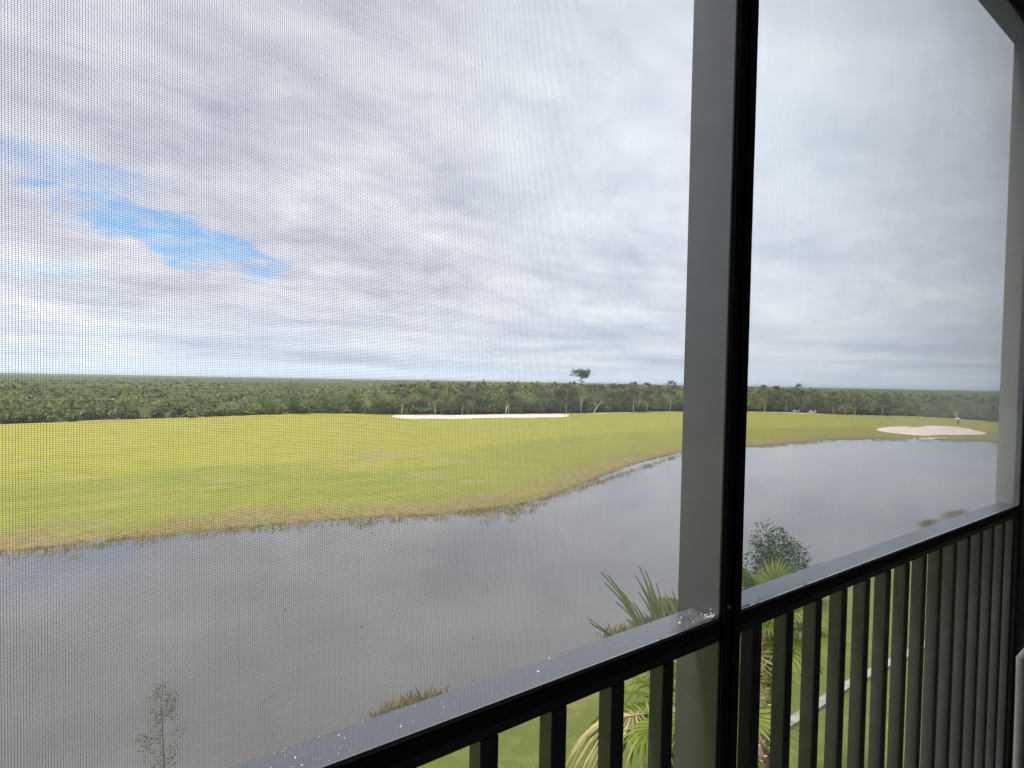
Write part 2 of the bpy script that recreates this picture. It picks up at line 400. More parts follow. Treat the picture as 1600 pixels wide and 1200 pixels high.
# water sheet
wx0, wx1 = pond[:, 0].min()-4, pond[:, 0].max()+4; wy0, wy1 = max(pond[:, 1].min()-4, 4), pond[:, 1].max()+4
wt = obj('pond_water', mesh_np('pond_water', [(wx0, wy0, 0), (wx1, wy0, 0), (wx1, wy1, 0), (wx0, wy1, 0)], [(0, 1, 2, 3)], M['water']))
tag(wt, 'still brown pond water reflecting the clouds', kind='structure')

def drape(name, outline, material, lift=.03, step=1.0):
    P2 = np.array(outline); x0, y0 = P2.min(0); x1, y1 = P2.max(0)
    bm = bmesh.new(); vs = [bm.verts.new((p[0], p[1], 0)) for p in P2]; f = bm.faces.new(vs)
    bmesh.ops.triangulate(bm, faces=[f]); 
    for _ in range(3): bmesh.ops.subdivide_edges(bm, edges=[e for e in bm.edges if e.calc_length() > step*2], cuts=1, use_grid_fill=False); bmesh.ops.triangulate(bm, faces=bm.faces[:])
    C = np.array([v.co[:2] for v in bm.verts]); z = ground_z(C)
    for v, q in zip(bm.verts, z): v.co.z = q+lift
    bmesh.ops.recalc_face_normals(bm, faces=bm.faces)
    for f in bm.faces:
        if f.normal.z < 0: f.normal_flip()
    me = bpy.data.meshes.new(name); bm.to_mesh(me); bm.free(); me.materials.append(material)
    return obj(name, me)
def smooth_loop(pts, n=6):
    o = []; k = len(pts)
    for i in range(k):
        p0, p1, p2, p3 = (Vector(pts[(i+j-1) % k][:2]) for j in range(4))
        for q in range(n):
            u = q/n; o.append(.5*((2*p1)+(-p0+p2)*u+(2*p0-5*p1+4*p2-p3)*u*u+(-p0+3*p1-3*p2+p3)*u**3))
    return o
bk1 = [at(*p, .7) for p in [(613, 651), (640, 649.0), (700, 648.4), (770, 648.0), (830, 647.0), (870, 647.0), (889, 648.5), (878, 652), (820, 653.2), (740, 654), (680, 654.8), (630, 654.8)]]
b1 = drape('bunker_sand', smooth_loop(bk1), M['sand'], .06, 3); tag(b1, 'long pale sand bunker in front of the far treeline', kind='structure')
bk2 = [at(*p, .7) for p in [(1369, 670), (1385, 667), (1410, 666), (1436, 667.3), (1450, 665.6), (1490, 667), (1520, 671), (1541, 675.5), (1525, 678), (1480, 678), (1445, 678.5), (1415, 677), (1385, 674)]]
b2_ = drape('bunker_sand', smooth_loop(bk2), M['sand'], .06, 2); tag(b2_, 'kidney shaped white sand bunker beside the water on the right', kind='structure')
bk3 = [at(*p, .35) for p in [(1425, 683.4), (1450, 682.8), (1480, 683.0), (1476, 683.8), (1450, 683.9)]]
b3_ = drape('sand_strip', smooth_loop(bk3), M['path'], .06, 2); tag(b3_, 'thin strip of sand between bunker and water', kind='structure')
def strip(name, px, wd, mt, lab, z=.75):
    pts = [at(a, b_, z) for a, b_ in px]; L, Rr = [], []
    for i, p in enumerate(pts):
        t_ = (pts[min(i+1, len(pts)-1)]-pts[max(i-1, 0)]).normalized(); n_ = Vector((-t_.y, t_.x, 0))
        ww = wd*(.25 if i in (0, len(pts)-1) else 1)
        L.append((p+n_*ww/2)); Rr.append((p-n_*ww/2))
    o = drape(name, [q[:2] for q in L+Rr[::-1]], mt, .05, 4); tag(o, lab, kind='structure'); return o
strip('sand_path', [(1186, 643.6), (1210, 644.2), (1235, 644.9), (1262, 646.2), (1292, 647.6)], 6.5, M['path'], 'pale sandy cart path along the trees where the carts stand')
strip('sand_path', [(886, 646.8), (905, 647.6), (930, 647.4), (950, 646.0), (985, 644.6), (1030, 643.7), (1074, 643.4)], 1.6, M['path'], 'thin pale path under the trees near the tall pine')
strip('sand_path', [(60, 660.6), (130, 657.8), (220, 655.2), (330, 652.0)], 1.0, M['path'], 'thin pale path at the foot of the left woodland')
strip('sand_path', [(1292, 647.8), (1350, 649.4), (1400, 650.6), (1450, 652.6)], 1.1, M['path'], 'narrow pale path past the carts to the right')

# near lawn kerb
kpx = [(1120, 1200), (1160, 1176), (1210, 1142), (1260, 1112), (1320, 1072), (1375, 1043), (1430, 1015), (1500, 978), (1600, 930)]
kp = [at(a, b_, .5) for a, b_ in kpx]
mb = MB(); bm = mb.bm; rows = []
for i, p in enumerate(kp):
    t_ = (kp[min(i+1, len(kp)-1)]-kp[max(i-1, 0)]).normalized(); n_ = Vector((-t_.y, t_.x, 0))*.17
    z = gz(p.x, p.y)
    rows.append([bm.verts.new(Vector((q.x, q.y, zz))) for q, zz in ((p-n_, z-.1), (p-n_*.9, z+.13), (p+n_*.9, z+.13), (p+n_, z-.1))])
for a, b_ in zip(rows[:-1], rows[1:]):
    for k in range(3): bm.faces.new((a[k], a[k+1], b_[k+1], b_[k]))
k_ = mb.build('kerb', M['kerb']); tag(k_, 'low pale concrete kerb crossing the lawn below the balcony', kind='structure')

# ------------------------------------------------------------------ foliage generators
def leaf_quads(C, size, rng, up=.35, tint=None, aspect=.75):
    """random leaf-clump quads at centres C"""
    n = len(C); nrm = rng.normal(size=(n, 3)); nrm[:, 2] = np.abs(nrm[:, 2])+up; nrm /= np.linalg.norm(nrm, axis=1)[:, None]
    a = np.cross(nrm, rng.normal(size=(n, 3))); a /= np.linalg.norm(a, axis=1)[:, None]; b_ = np.cross(nrm, a)
    sz = (size if np.ndim(size) else np.full(n, size))[:, None]*rng.uniform(.6, 1.3, (n, 1))*.5
    V = np.stack([C-a*sz, C-b_*sz*aspect, C+a*sz, C+b_*sz*aspect], 1).reshape(-1, 3)   # diamonds
    Fq = np.arange(4*n).reshape(n, 4)
    return V, Fq
def crown_points(n, rng, lobes=7, r=(1, 1, 1), hollow=.5):
    """points over several lobes of one crown, unit size"""
    L = rng.normal(size=(lobes, 3)); L /= np.linalg.norm(L, axis=1)[:, None]; L *= rng.uniform(.25, .62, (lobes, 1)); L[:, 2] *= .8
    k = rng.integers(0, lobes, n); d = rng.normal(size=(n, 3)); d /= np.linalg.norm(d, axis=1)[:, None]
    rad = rng.uniform(hollow, 1, n)**.6*rng.uniform(.35, .55, lobes)[k]
    return (L[k]+d*rad[:, None])*np.array(r), k

# far woodland: one mass of thousands of crowns
def forest():
    VV, FF, TT = [], [], []; off = 0
    a0, a1 = -.42, 1.42
    def place(n, rmin, rmax, dens_pow):
        A = rng.uniform(a0, a1, n*2); u = rng.uniform(0, 1, n*2)
        base = edge_r(A); rr = base + rmin + (rmax-rmin)*u**dens_pow
        return A[:n], rr[:n]
    def hgt(A, into):
        global _a600; _a600 = azel(600, 600)[0]
        hl = np.interp(A, [azel(q, 600)[0] for q in (-200, 200, 380, 560, 640, 760, 1200, 1330, 1600)], [4.2, 4.0, 4.4, 5.6, 8.2, 9.4, 9.6, 8.0, 7.0])
        return hl*np.interp(into, [0, 4, 16, 60, 200], [.55, .8, 1.0, .97, .88])
    zones = [(520, 0, 6, 1, 80, .62), (1500, 4, 45, .8, 60, .85), (3600, 30, 220, .85, 26, 1.35), (5200, 180, 620, .8, 12, 2.3), (6500, 500, 2400, .75, 6, 5.0)]
    for n, r0, r1, pw, q, ls in zones:
        A, rr = place(n, r0, r1, pw); into = rr-edge_r(A); H = hgt(A, into)*rng.uniform(.58, 1.12, n)
        patch = .5+.5*np.sin(A*23+rr*.045+2*np.sin(A*9))*np.cos(rr*.021-A*14)
        low = into < 9
        for i in range(n):
            wd = H[i]*rng.uniform(.38, .6) if ls < 2 else H[i]*rng.uniform(.6, 1.3)
            if A[i] > _a600 and ls < 2 and rng.random() < .42:      # palm heads in the hammock
                d_ = rng.normal(size=(q, 3)); d_ /= np.linalg.norm(d_, axis=1)[:, None]
                hh = min(10.6, H[i]*rng.uniform(.9, 1.12)); C = d_*rng.uniform(.5, 2.1, (q, 1))*np.array([1, 1, .75]); C[:, 2] += hh-1.2
                kk = rng.random(q) < .22; C[kk, 2] = rng.uniform(0, hh-1, kk.sum()); C[kk, :2] *= .25
            else:
                C, k = crown_points(q, rng, 6, (wd, wd, H[i]*.55)); C[:, 2] += H[i]*.52
            C[:, 2] = np.maximum(C[:, 2], .1)
            C[:, 0] += math.sin(A[i])*rr[i]; C[:, 1] += math.cos(A[i])*rr[i]; C[:, 2] += .45
            V, Fq = leaf_quads(C, ls, rng)
            tree_t = np.clip(.12+.55*rng.random()+.35*(patch[i]-.5), 0, .82)
            if rng.random() < .06: tree_t = .93
            tt = np.clip(tree_t+rng.normal(0, .09, q), 0, 1)
            VV.append(V); FF.append(Fq+off); TT.append(tt); off += len(V)
    V = np.concatenate(VV); Fq = np.concatenate(FF); T = np.concatenate(TT)
    o = obj('woodland', mesh_np('woodland', V, Fq, M['wood_leaf'], False, {'tint': ('FACE', T)}))
    tag(o, 'dense scrub woodland and palm hammock running to the horizon', kind='stuff')
forest()
# understory and canopy carpet: bumpy surface closing the mass to the horizon
def carpet():
    A = np.linspace(-.7, 1.7, 420); Rf = np.concatenate([[2.5, 6, 12], np.geomspace(20, 7500, 90)])
    AA, RR = np.meshgrid(A, Rf); base = edge_r(AA); rr = base+RR; into = RR
    x = np.sin(AA)*rr; y = np.cos(AA)*rr
    hl = np.interp(AA, [azel(q, 600)[0] for q in (-200, 200, 380, 560, 640, 760, 1200, 1330, 1600)], [2.9, 2.8, 3.1, 4.2, 6.4, 7.0, 7.0, 6.0, 5.2])
    z = hl*np.interp(into, [0, 2.5, 6, 14, 60, 400, 1500], [0, .25, .6, 1, .95, .85, .9])
    z = z*np.interp(into, [0, 400, 1200], [1, 1, 1.0])+np.interp(into, [0, 300, 900, 4000], [0, 0, 1.2, 2.5])
    z += rng.normal(0, 1, z.shape)*np.interp(into, [0, 30, 300, 2000], [.25, .5, .5, .35])
    V = np.column_stack([x.ravel(), y.ravel(), z.ravel()]); nr, nc = AA.shape; idx = np.arange(nr*nc).reshape(nr, nc)
    Fq = np.stack([idx[:-1, :-1].ravel(), idx[:-1, 1:].ravel(), idx[1:, 1:].ravel(), idx[1:, :-1].ravel()], 1)
    m, t, b = mat('canopy', .95, .1); v = position(t)
    col = t.ramp(t.math('ADD', t.math('MULTIPLY', t.noise(v, .03, 6, .7), .6), t.math('MULTIPLY', t.noise(v, .35, 4, .7), .4)),
        [(.36, (.030, .044, .014)), (.48, (.064, .084, .024)), (.58, (.10, .118, .034)), (.68, (.13, .13, .045))])
    t.put(b.inputs['Base Color'], col); bump(t, b, t.noise(v, .5, 5, .7), 1.0, 1.2)
    o = obj('woodland_canopy', mesh_np('woodland_canopy', V, Fq, m, False)); tag(o, 'closed treetop canopy of the far woodland', kind='stuff')
carpet()

# ------------------------------------------------------------------ trees one can tell apart at the treeline
def far_palm_meshes(seed, H, lean=0., dry=.25, n=60, cr=2.7):
    r = np.random.default_rng(seed)
    mb = MB(); k = 7; top = Vector((lean, lean*.3, H-1.5))
    mb.tube([(lean*(i/(k-1))**1.6, lean*.3*(i/(k-1))**1.6, (H-1.5)*i/(k-1)) for i in range(k)], [.21-.04*i/(k-1) for i in range(k)], 7)
    tr = mb.mesh('trunk', M['palm_trunk_pale'] if 'palm_trunk_pale' in M else M['bark'])
    VV, TT = [], []
    for i in range(n):                       # each frond a fan of narrow blades
        a = r.uniform(0, 2*math.pi); e = r.uniform(-1.2, 1.35); L = cr*r.uniform(.45, .62)
        d = Vector((math.cos(a)*math.cos(e), math.sin(a)*math.cos(e), math.sin(e)))
        c = top+d*L; side_ = d.cross(Vector((0, 0, 1))).normalized(); tint = r.uniform(.1, .75) if e > -.4 else (r.uniform(.7, 1) if r.random() < .5+dry else .4)
        for j in range(8):
            f = (j-3.5)/3.5*1.15; bd = (d*math.cos(f)+side_*math.sin(f)).normalized(); tip = c+bd*cr*.55+Vector((0, 0, -.35*cr*r.uniform(.3, 1)*math.cos(e)))
            wv = bd.cross(Vector((0, 0, 1))).normalized()*.07
            mid_ = (c+tip)/2+Vector((0, 0, .1)); VV += [c, mid_+wv*1.3, tip, mid_-wv*1.3]; TT.append(min(1, max(0, tint+r.normal(0, .08))))
    V = np.array([tuple(p) for p in VV]); cm = mesh_np('crown', V, np.arange(len(V)).reshape(-1, 4), M['palm_far'], False, {'tint': ('FACE', TT)})
    return tr, cm
M['palm_trunk_pale'] = noisy('weathered_palm_trunk', (.17, .145, .11), (.28, .245, .195), 1.5, .9, .2)
palm_protos = [far_palm_meshes(11+i, 9.6, ln, dr) for i, (ln, dr) in enumerate([(0, .2), (.7, .5), (-.6, .1), (.2, .8), (-.2, .3)])]
def far_palm(px, base_py, top_py, k, label, group=None):
    p = at(px, base_py, .75); p = p*(1+(0.004+.028*((k*37+int(px)) % 10)/10)); p.z = .75; top = zat(p, top_py); H = top-.6
    o = empty('cabbage_palm', (p.x, p.y, gz(p.x, p.y)-.05), rng.uniform(0, 6)); sc = H/9.6; o.scale = (sc*.95, sc*.95, sc)
    tr, cm = palm_protos[k % 5]
    obj('trunk', tr, o); obj('crown', cm, o)
    tag(o, label, 'palm tree', group or 'cabbage palms standing in the far treeline'); return o
fp = [
 (895, 646, 601, 3, 'rust tinged palm with a pale trunk just left of the tall pine'),
 (885, 646.5, 604, 1, 'leaning palm at the right end of the long bunker'),
 (969, 644.8, 604, 0, 'palm with a pale bare trunk between the dead tree and the dark post'),
 (1012, 644.3, 602, 2, 'palm with only a short length of pale trunk showing, second from the dark post'),
 (1047, 643.8, 599, 4, 'tallest palm of the treeline, its crown over the horizon next to the dark post'),
 (990, 645, 601, 3, 'palm whose top breaks the horizon left of the tallest palm'),
 (739, 648.5, 612, 0, 'thin palm standing behind the middle of the long bunker'),
 (722, 648.5, 610, 1, 'slanting palm behind the long bunker, with a bent pale trunk'),
 (680, 648.8, 607, 2, 'broad brown palm behind the left part of the long bunker'),
 (628, 650, 604, 4, 'palm at the left end of the long bunker, high above the bright shrubs'),
 (795, 648, 612, 3, 'low palm behind the right half of the long bunker'),
 (846, 647, 607, 0, 'palm behind the right end of the long bunker'),
 (1195, 644, 605, 1, 'first palm to the right of the dark post'),
 (1214, 644.3, 607, 2, 'second palm to the right of the dark post, above the sandy path'),
 (1247, 645, 604, 0, 'tall palm rising right above the two parked carts'),
 (1272, 646, 612, 3, 'low bushy palm behind the right hand cart'),
 (1302, 648, 616, 4, 'palm to the right of the two parked carts'),
 (1336, 649, 618, 1, 'brownish palm midway between the carts and the white bunker'),
 (1379, 650, 620, 3, 'dull palm left of the golfer in red'),
 (1228, 645, 611, 4, 'short palm just left of the two parked carts'),
]
for a in fp: far_palm(*a)

def leafy_tree(name, loc, H, wd, mt, q, ls, seed, label, cat='tree', group=None, trunk_r=.12, low=.3, barkm='bark', lobes=7):
    r = np.random.default_rng(seed); o = empty(name, loc, 0)
    mb = MB(); top = Vector((r.uniform(-.2, .2)*wd, r.uniform(-.2, .2)*wd, H*.75))
    mb.tube([(0, 0, -.1), top*.3+Vector((r.uniform(-.1, .1)*wd, 0, 0)), top*.65, top], [trunk_r, trunk_r*.8, trunk_r*.5, trunk_r*.2], 7)
    for i in range(9):
        a = r.uniform(0, 6.28); z0 = H*r.uniform(.15, .6); L = wd*r.uniform(.5, .95)
        s0 = top*(z0/(H*.75)); e = s0+Vector((math.cos(a)*L, math.sin(a)*L, L*r.uniform(.35, .9)))
        mb.tube([s0, (s0+e)/2+Vector((0, 0, -.06*L)), e], [trunk_r*.42, trunk_r*.25, trunk_r*.08], 5)
    mb.build('trunk', M[barkm], o)
    C, k = crown_points(q, r, lobes, (wd, wd, H*(1-low)*.6), .35); C[:, 2] += H*low+H*(1-low)*.45
    # leaves also follow the twigs as small sprays
    V, Fq = leaf_quads(C, ls, r, .2)
    tl = r.uniform(.15, .85, lobes); T = np.clip(tl[k]+r.normal(0, .15, q), 0, 1)
    obj('crown', mesh_np('crown', V, Fq, mt, False, {'tint': ('FACE', T)}), o)
    tag(o, label, cat, group); return o

# bright shrubs and dark edge bushes
for i, (px, py, tp, wd, lab) in enumerate([
    (420, 649, 622, 4.2, 'leftmost of the bright green bushes at the foot of the woodland'),
    (462, 648, 616, 4.6, 'large bright green bush left of the crest of the fairway'),
    (503, 647, 614, 4.4, 'bright green bush just left of the fairway crest'),
    (548, 647, 611, 4.8, 'tallest bright green bush, right above the fairway crest'),
    (592, 648.5, 612, 4.2, 'rightmost bright green bush, beside the long bunker')]):
    p = at(px, py-1.2, .75); H = zat(p, tp)-.6
    leafy_tree('green_bush', (p.x, p.y, gz(p.x, p.y)), H, wd, M['bright_leaf'], 900, .42, 50+i, lab, 'bush', 'bright green bushes along the treeline', low=.02)
p = at(876, 645.5, .75); leafy_tree('rust_tree', (p.x, p.y, gz(p.x, p.y)), zat(p, 603)-.6, 2.6, M['rust_leaf'], 800, .4, 77, 'rust coloured leafy tree left of the tall pine', 'tree', low=.45)
# tall slash pine
p = at(908, 645, .75); H = zat(p, 577)-.6; base = gz(p.x, p.y)
pine = empty('pine_tree', (p.x, p.y, base)); tag(pine, 'tall lone pine with a flat open crown rising above the horizon', 'pine tree')
mb = MB(); mb.tube([(0, 0, -.1), (.05, 0, H*.4), (-.1, 0, H*.75), (.05, 0, H*.97)], [.22, .18, .13, .05], 8)
rp = np.random.default_rng(5); Cs = []; 
for i in range(22):
    z0 = H*rp.uniform(.78, .95); a = rp.uniform(0, 6.28); L = rp.uniform(1.3, 3.7)*(1.0 if z0 < H*.90 else .62)
    e = Vector((math.cos(a)*L, math.sin(a)*L, z0+L*rp.uniform(.0, .28)))
    mb.tube([(0, 0, z0), (e.x*.5, e.y*.5, z0+.05*L), e], [.07, .05, .02], 5)
    n = 80; c = rp.normal(0, 1, (n, 3))*np.array([.60, .60, .36]); Cs.append(c+np.array(e)+np.array([0, 0, .15]))
for zz, xx in ((.70, .9), (.64, -.7), (.74, -1.1)):
    Cs.append(rp.normal(0, 1, (26, 3))*np.array([.3, .3, .2])+np.array([xx, .3, H*zz]))
    mb.tube([(0, 0, H*zz-.2), (xx, .3, H*zz)], [.05, .02], 5)
mb.build('trunk', M['bark'], pine)
C = np.concatenate(Cs); V, Fq = leaf_quads(C, .36, rp, .2)
obj('crown', mesh_np('crown', V, Fq, M['shrub_leaf'], False, {'tint': ('FACE', rp.uniform(0, .6, len(Fq)))}), pine)
# bleached dead tree
p = at(928, 645.6, .75)
dead = empty('dead_tree', (p.x, p.y, gz(p.x, p.y))); tag(dead, 'bleached bare dead tree with forked branches right of the tall pine', 'dead tree')
rr_dir = RX.copy(); rr_dir.z = 0; rr_dir.normalize()
def dd(a, h): return rr_dir*a+Vector((0, 0, h))
mb = MB(); mb.tube([dd(0, 0), dd(.5, 1.2), dd(1.2, 2.3), dd(2.0, 3.3), dd(2.5, 4.6)], [.17, .15, .12, .08, .03], 6)
mb.tube([dd(1.0, 2.0), dd(.3, 3.0), dd(-.3, 4.6)], [.1, .08, .03], 6); mb.tube([dd(.5, 2.8), dd(.9, 3.8), dd(.8, 5.0)], [.05, .04, .02], 5)
mb.tube([dd(1.7, 3.0), dd(2.7, 3.6), dd(3.6, 4.6)], [.07, .05, .02], 5)
mb.build('trunk', M['deadwood'], dead)
# small bare pale trunks along the edge
for i, (px, py, tp, lab) in enumerate([(907.5, 646.3, 620, 'slim pale trunk beside the foot of the tall pine'), (1085*.0+790, 648.3, 630, 'pale sapling trunk behind the bunker'), (1322, 649, 632, 'pale slanting trunk right of the carts'), (1497, 655, 640, 'pale leaning trunk above the white umbrella')]):
    p = at(px, py, .75); h = zat(p, tp)-.6; o = empty('bare_tree', (p.x, p.y, gz(p.x, p.y))); tag(o, lab, 'tree')
    mb = MB(); ln = (0, .5, -1.6, -2.4)[i]
    mb.tube([dd(0, 0), dd(ln*.4, h*.5), dd(ln, h)], [.13, .1, .05], 6); mb.tube([dd(ln*.4, h*.5), dd(ln*.4+.9, h*.85)], [.07, .03], 5)
    mb.build('trunk', M['deadwood'] if i != 2 else M['palm_trunk_pale'], o)

# ------------------------------------------------------------------ reeds
def reed_mesh(name, C, hgt, n_per, spread, seed, wd=.02):
    r = np.random.default_rng(seed); C = np.repeat(np.asarray(C), n_per, 0); n = len(C)
    base = C+np.column_stack([r.normal(0, spread, (n, 2)), np.zeros(n)]); h = hgt*r.uniform(.4, 1.1, n)
    a = r.uniform(0, 6.28, n); bend = r.uniform(.05, .55, n)*h; d = np.column_stack([np.cos(a), np.sin(a), np.zeros(n)]); s_ = np.column_stack([-np.sin(a), np.cos(a), np.zeros(n)])*wd
    mid_ = base+d*(bend*.3)[:, None]; mid_[:, 2] += h*.6; tip = base+d*bend[:, None]; tip[:, 2] += h
    V = np.stack([base-s_, base+s_, mid_+s_*.8, tip, mid_-s_*.8], 1).reshape(-1, 3)
    return mesh_np(name, V, np.arange(5*n).reshape(n, 5), M['reed'], False, {'tint': ('FACE', np.clip(r.normal(.55, .25, n), 0, 1))})
C = []
for px0, py0, px1, py1, n, off in [(0, 866, 330, 832, 26, .5), (330, 830, 700, 806, 36, .35), (720, 801, 850, 786, 44, .6), (850, 780, 1072, 708, 70, .45), (1180, 699, 1300, 689, 26, .4), (1300, 687, 1560, 690, 40, .2), (740, 803, 830, 792, 14, 1.2)]:
    for i in range(n):
        u = rng.random(); q = at(px0+(px1-px0)*u, py0+(py1-py0)*u); # towards the water = towards the camera
        dvec = Vector((-q.x, -q.y, 0)).normalized(); q = q+dvec*rng.exponential(off)
        C.append((q.x, q.y, -.05))
fr = obj('marsh_grass', reed_mesh('marsh_grass', C, .34, 22, .30, 3, .014)); tag(fr, 'dry marsh grass fringing the far bank of the pond', kind='stuff')
def dry_turf():
    n = 9000; i = rng.integers(4, 24, n); u = rng.random(n); p = far_line[i]*(1-u[:, None])+far_line[i+1]*u[:, None]
    d = p/np.linalg.norm(p, axis=1)[:, None]; p = p+d*rng.exponential(2.2, n)[:, None]+rng.normal(0, .3, (n, 2))
    s_ = sdf(p, pond); p = p[s_ > .2]; z = ground_z(p)
    return np.column_stack([p, z-.02])
o = obj('bank_grass', reed_mesh('bank_grass', dry_turf(), .12, 3, .2, 4, .015)); tag(o, 'straw coloured grass on the far bank', kind='stuff')
for i, (px, py, w_, h_, n, lab) in enumerate([
    (640, 1116, 1.1, .5, 800, 'large clump of golden reeds at the near water edge above the left handrail'),
    (968, 996, .6, .45, 300, 'small golden reed tuft beside the upright palm blades'),
    (1008, 978, .6, .42, 240, 'reed tuft between two upright palm blades'),
    (1045, 953, .6, .6, 320, 'orange brown reed tuft next to the post'),
    (1452, 816, 1.5, .22, 330, 'left one of the two reed tufts showing over the right sill'),
    (1492, 802, 2.0, .22, 420, 'right one of the two reed tufts showing over the right sill')]):
    p = at(px, py, .1); rd = empty('reed_clump', (p.x, p.y, .05)); tag(rd, lab, 'reeds', 'reed clumps along the near water edge')
    a0 = at(px-30, py+(8 if i else 12), .1)-p; a0.normalize(); cc = [a0*rng.normal(0, w_*.55)+Vector((rng.normal(0, .22), rng.normal(0, .22), 0)) for _ in range(n)]
    obj('blades', reed_mesh('blades', [tuple(c_) for c_ in cc], h_, 2, .10, 20+i, .0035), rd)['kind'] = 'stuff'

# ------------------------------------------------------------------ near trees and palms
p = at(1214, 940, .6); base = gz(p.x, p.y)
leafy_tree('shoreline_tree', (p.x, p.y, base), zat(p, 800)-base, 1.8, M['shrub_leaf'], 3900, .12, 91, 'rounded airy small leaved tree by the water right of the post', 'tree', None, .09, .1, lobes=16)
p = at(252, 1262, .5); base = gz(p.x, p.y); H = zat(p, 1058)-base
sap = empty('sapling', (p.x, p.y, base)); tag(sap, 'slender sapling in the bottom left, seen against the pond', 'sapling')
mb = MB(); mb.tube([(0, 0, 0), (.05, 0, H*.4), (0, .03, H*.8), (.03, 0, H)], [.03, .022, .012, .005], 6); Cs = []
for i in range(38):
    z0 = H*rp.uniform(.12, .97); a = rp.uniform(0, 6.28); L = rp.uniform(.12, .42)*(1.25-z0/H); e = Vector((math.cos(a)*L*1.6, math.sin(a)*L*1.6, z0+L*.7))
    mb.tube([(0, 0, z0), e], [.008, .003], 4); Cs.append(rp.normal(0, 1, (90, 3))*np.array([.09, .09, .13])+np.array(e))
mb.build('trunk', M['bark'], sap); C = np.concatenate(Cs); V, Fq = leaf_quads(C, .042, rp, .2, aspect=.45)
obj('crown', mesh_np('crown', V, Fq, M['shrub_leaf'], False, {'tint': ('FACE', rp.uniform(.2, 1, len(Fq)))}), sap)

# cabbage palm frond: a petiole that runs on as a rib into a folded fan
def frond_mesh(seed, pet=.9, L=1.05, nb=24, droop=.35, mt='frond', spread=1.9, folded=False):
    r = np.random.default_rng(seed); V, Fq, T = [], [], []
    rib = .45*L
    def add(q, tint):
        i0 = len(V); V.extend([tuple(p) for p in q]); Fq.append((i0, i0+1, i0+2, i0+3)); T.append(tint)
    tint0 = r.uniform(.3, .7)
    for j in range(nb):
        f = (j/(nb-1)*2-1); ang = f*spread; b0 = Vector((pet+rib*(1-abs(f)**1.2)*.9, 0, -.10*rib*(1-abs(f))))
        d = Vector((math.cos(ang), math.sin(ang), 0)); 
        if folded: d = Vector((math.cos(ang)*.9, math.sin(ang)*.35, -.2)).normalized()
        d.z += (.28 if j % 2 else .20)*(1-abs(f))*.4
        ln = L*(.72+.28*math.cos(f*1.3))*r.uniform(.88, 1.05); sd = Vector((-d.y, d.x, 0)).normalized()
        nseg = 5; prev = None; dr = droop*r.uniform(.6, 1.5)
        tint = min(1, max(0, tint0+r.normal(0, .12)+(.14 if j % 2 else -.14)))
        for k in range(nseg+1):
            u = k/nseg; c = b0+d*ln*u+Vector((0, 0, -dr*ln*max(0, u-.35)**2*1.6+.05*abs(f)*u))
            hw = .046*L*(1-.0*u)*(1 if u < .45 else max(.06, 1-(u-.45)/.55))*(0.25+min(1, u*3)*.9)
            l_, m_, r_ = c-sd*hw+Vector((0, 0, .010)), c+Vector((0, 0, -.012)), c+sd*hw+Vector((0, 0, .010))
            if prev: add((prev[0], prev[1], m_, l_), tint); add((prev[1], prev[2], r_, m_), tint*.85)
            prev = (l_, m_, r_)
    # petiole as a tapered three sided bar
    pts = [Vector((x, 0, .0)) for x in (0, pet*.5, pet, pet+rib*.8)]; hw = (.028, .018, .014, .006)
    for a in range(3):
        q, w1, w2 = pts[a], hw[a], hw[a+1]; p2 = pts[a+1]
        add((q+Vector((0, -w1, .006)), q+Vector((0, 0, -w1)), p2+Vector((0, 0, -w2)), p2+Vector((0, -w2, .006))), 1)
        add((q+Vector((0, 0, -w1)), q+Vector((0, w1, .006)), p2+Vector((0, w2, .006)), p2+Vector((0, 0, -w2))), 1)
        add((q+Vector((0, w1, .008)), q+Vector((0, -w1, .008)), p2+Vector((0, -w2, .008)), p2+Vector((0, w2, .008))), 1)
    V = np.array(V); ax = V[:, 0]; V[:, 2] -= .10*np.clip(ax, 0, 9)**1.8     # the whole leaf arches
    return mesh_np('frond', V, Fq, M[mt], False, {'tint': ('FACE', T)})
fr_live = [frond_mesh(30+i, droop=d) for i, d in enumerate((.15, .3, .5, .7))]
fr_spear = [frond_mesh(60+i, droop=.1, nb=7, spread=.42) for i in range(2)]
fr_dry = [frond_mesh(40+i, droop=1.3, mt='frond_dry', folded=True) for i in range(2)]
def boot_mesh():
    mb = MB(); bm = mb.bm
    pr = [(0, .075, 0), (.03, .085, .10), (.075, .055, .22), (.10, .035, .30)]
    rows = [[bm.verts.new((x, y*sx, z)) for sx in (-1, -.4, .4, 1)] for x, y, z in pr]
    rows2 = [[bm.verts.new((x+.028*(1-abs(sx)*.6)+.01, y*sx, z-.015)) for sx in (-1, -.4, .4, 1)] for x, y, z in pr]
    for A_ in (rows, rows2):
        for a, b_ in zip(A_[:-1], A_[1:]):
            for k in range(3): bm.faces.new((a[k], a[k+1], b_[k+1], b_[k]))
    for k in range(3): bm.faces.new((rows[-1][k], rows[-1][k+1], rows2[-1][k+1], rows2[-1][k]))
    return mb.mesh('leaf_base', M['boot'])
boot = boot_mesh()
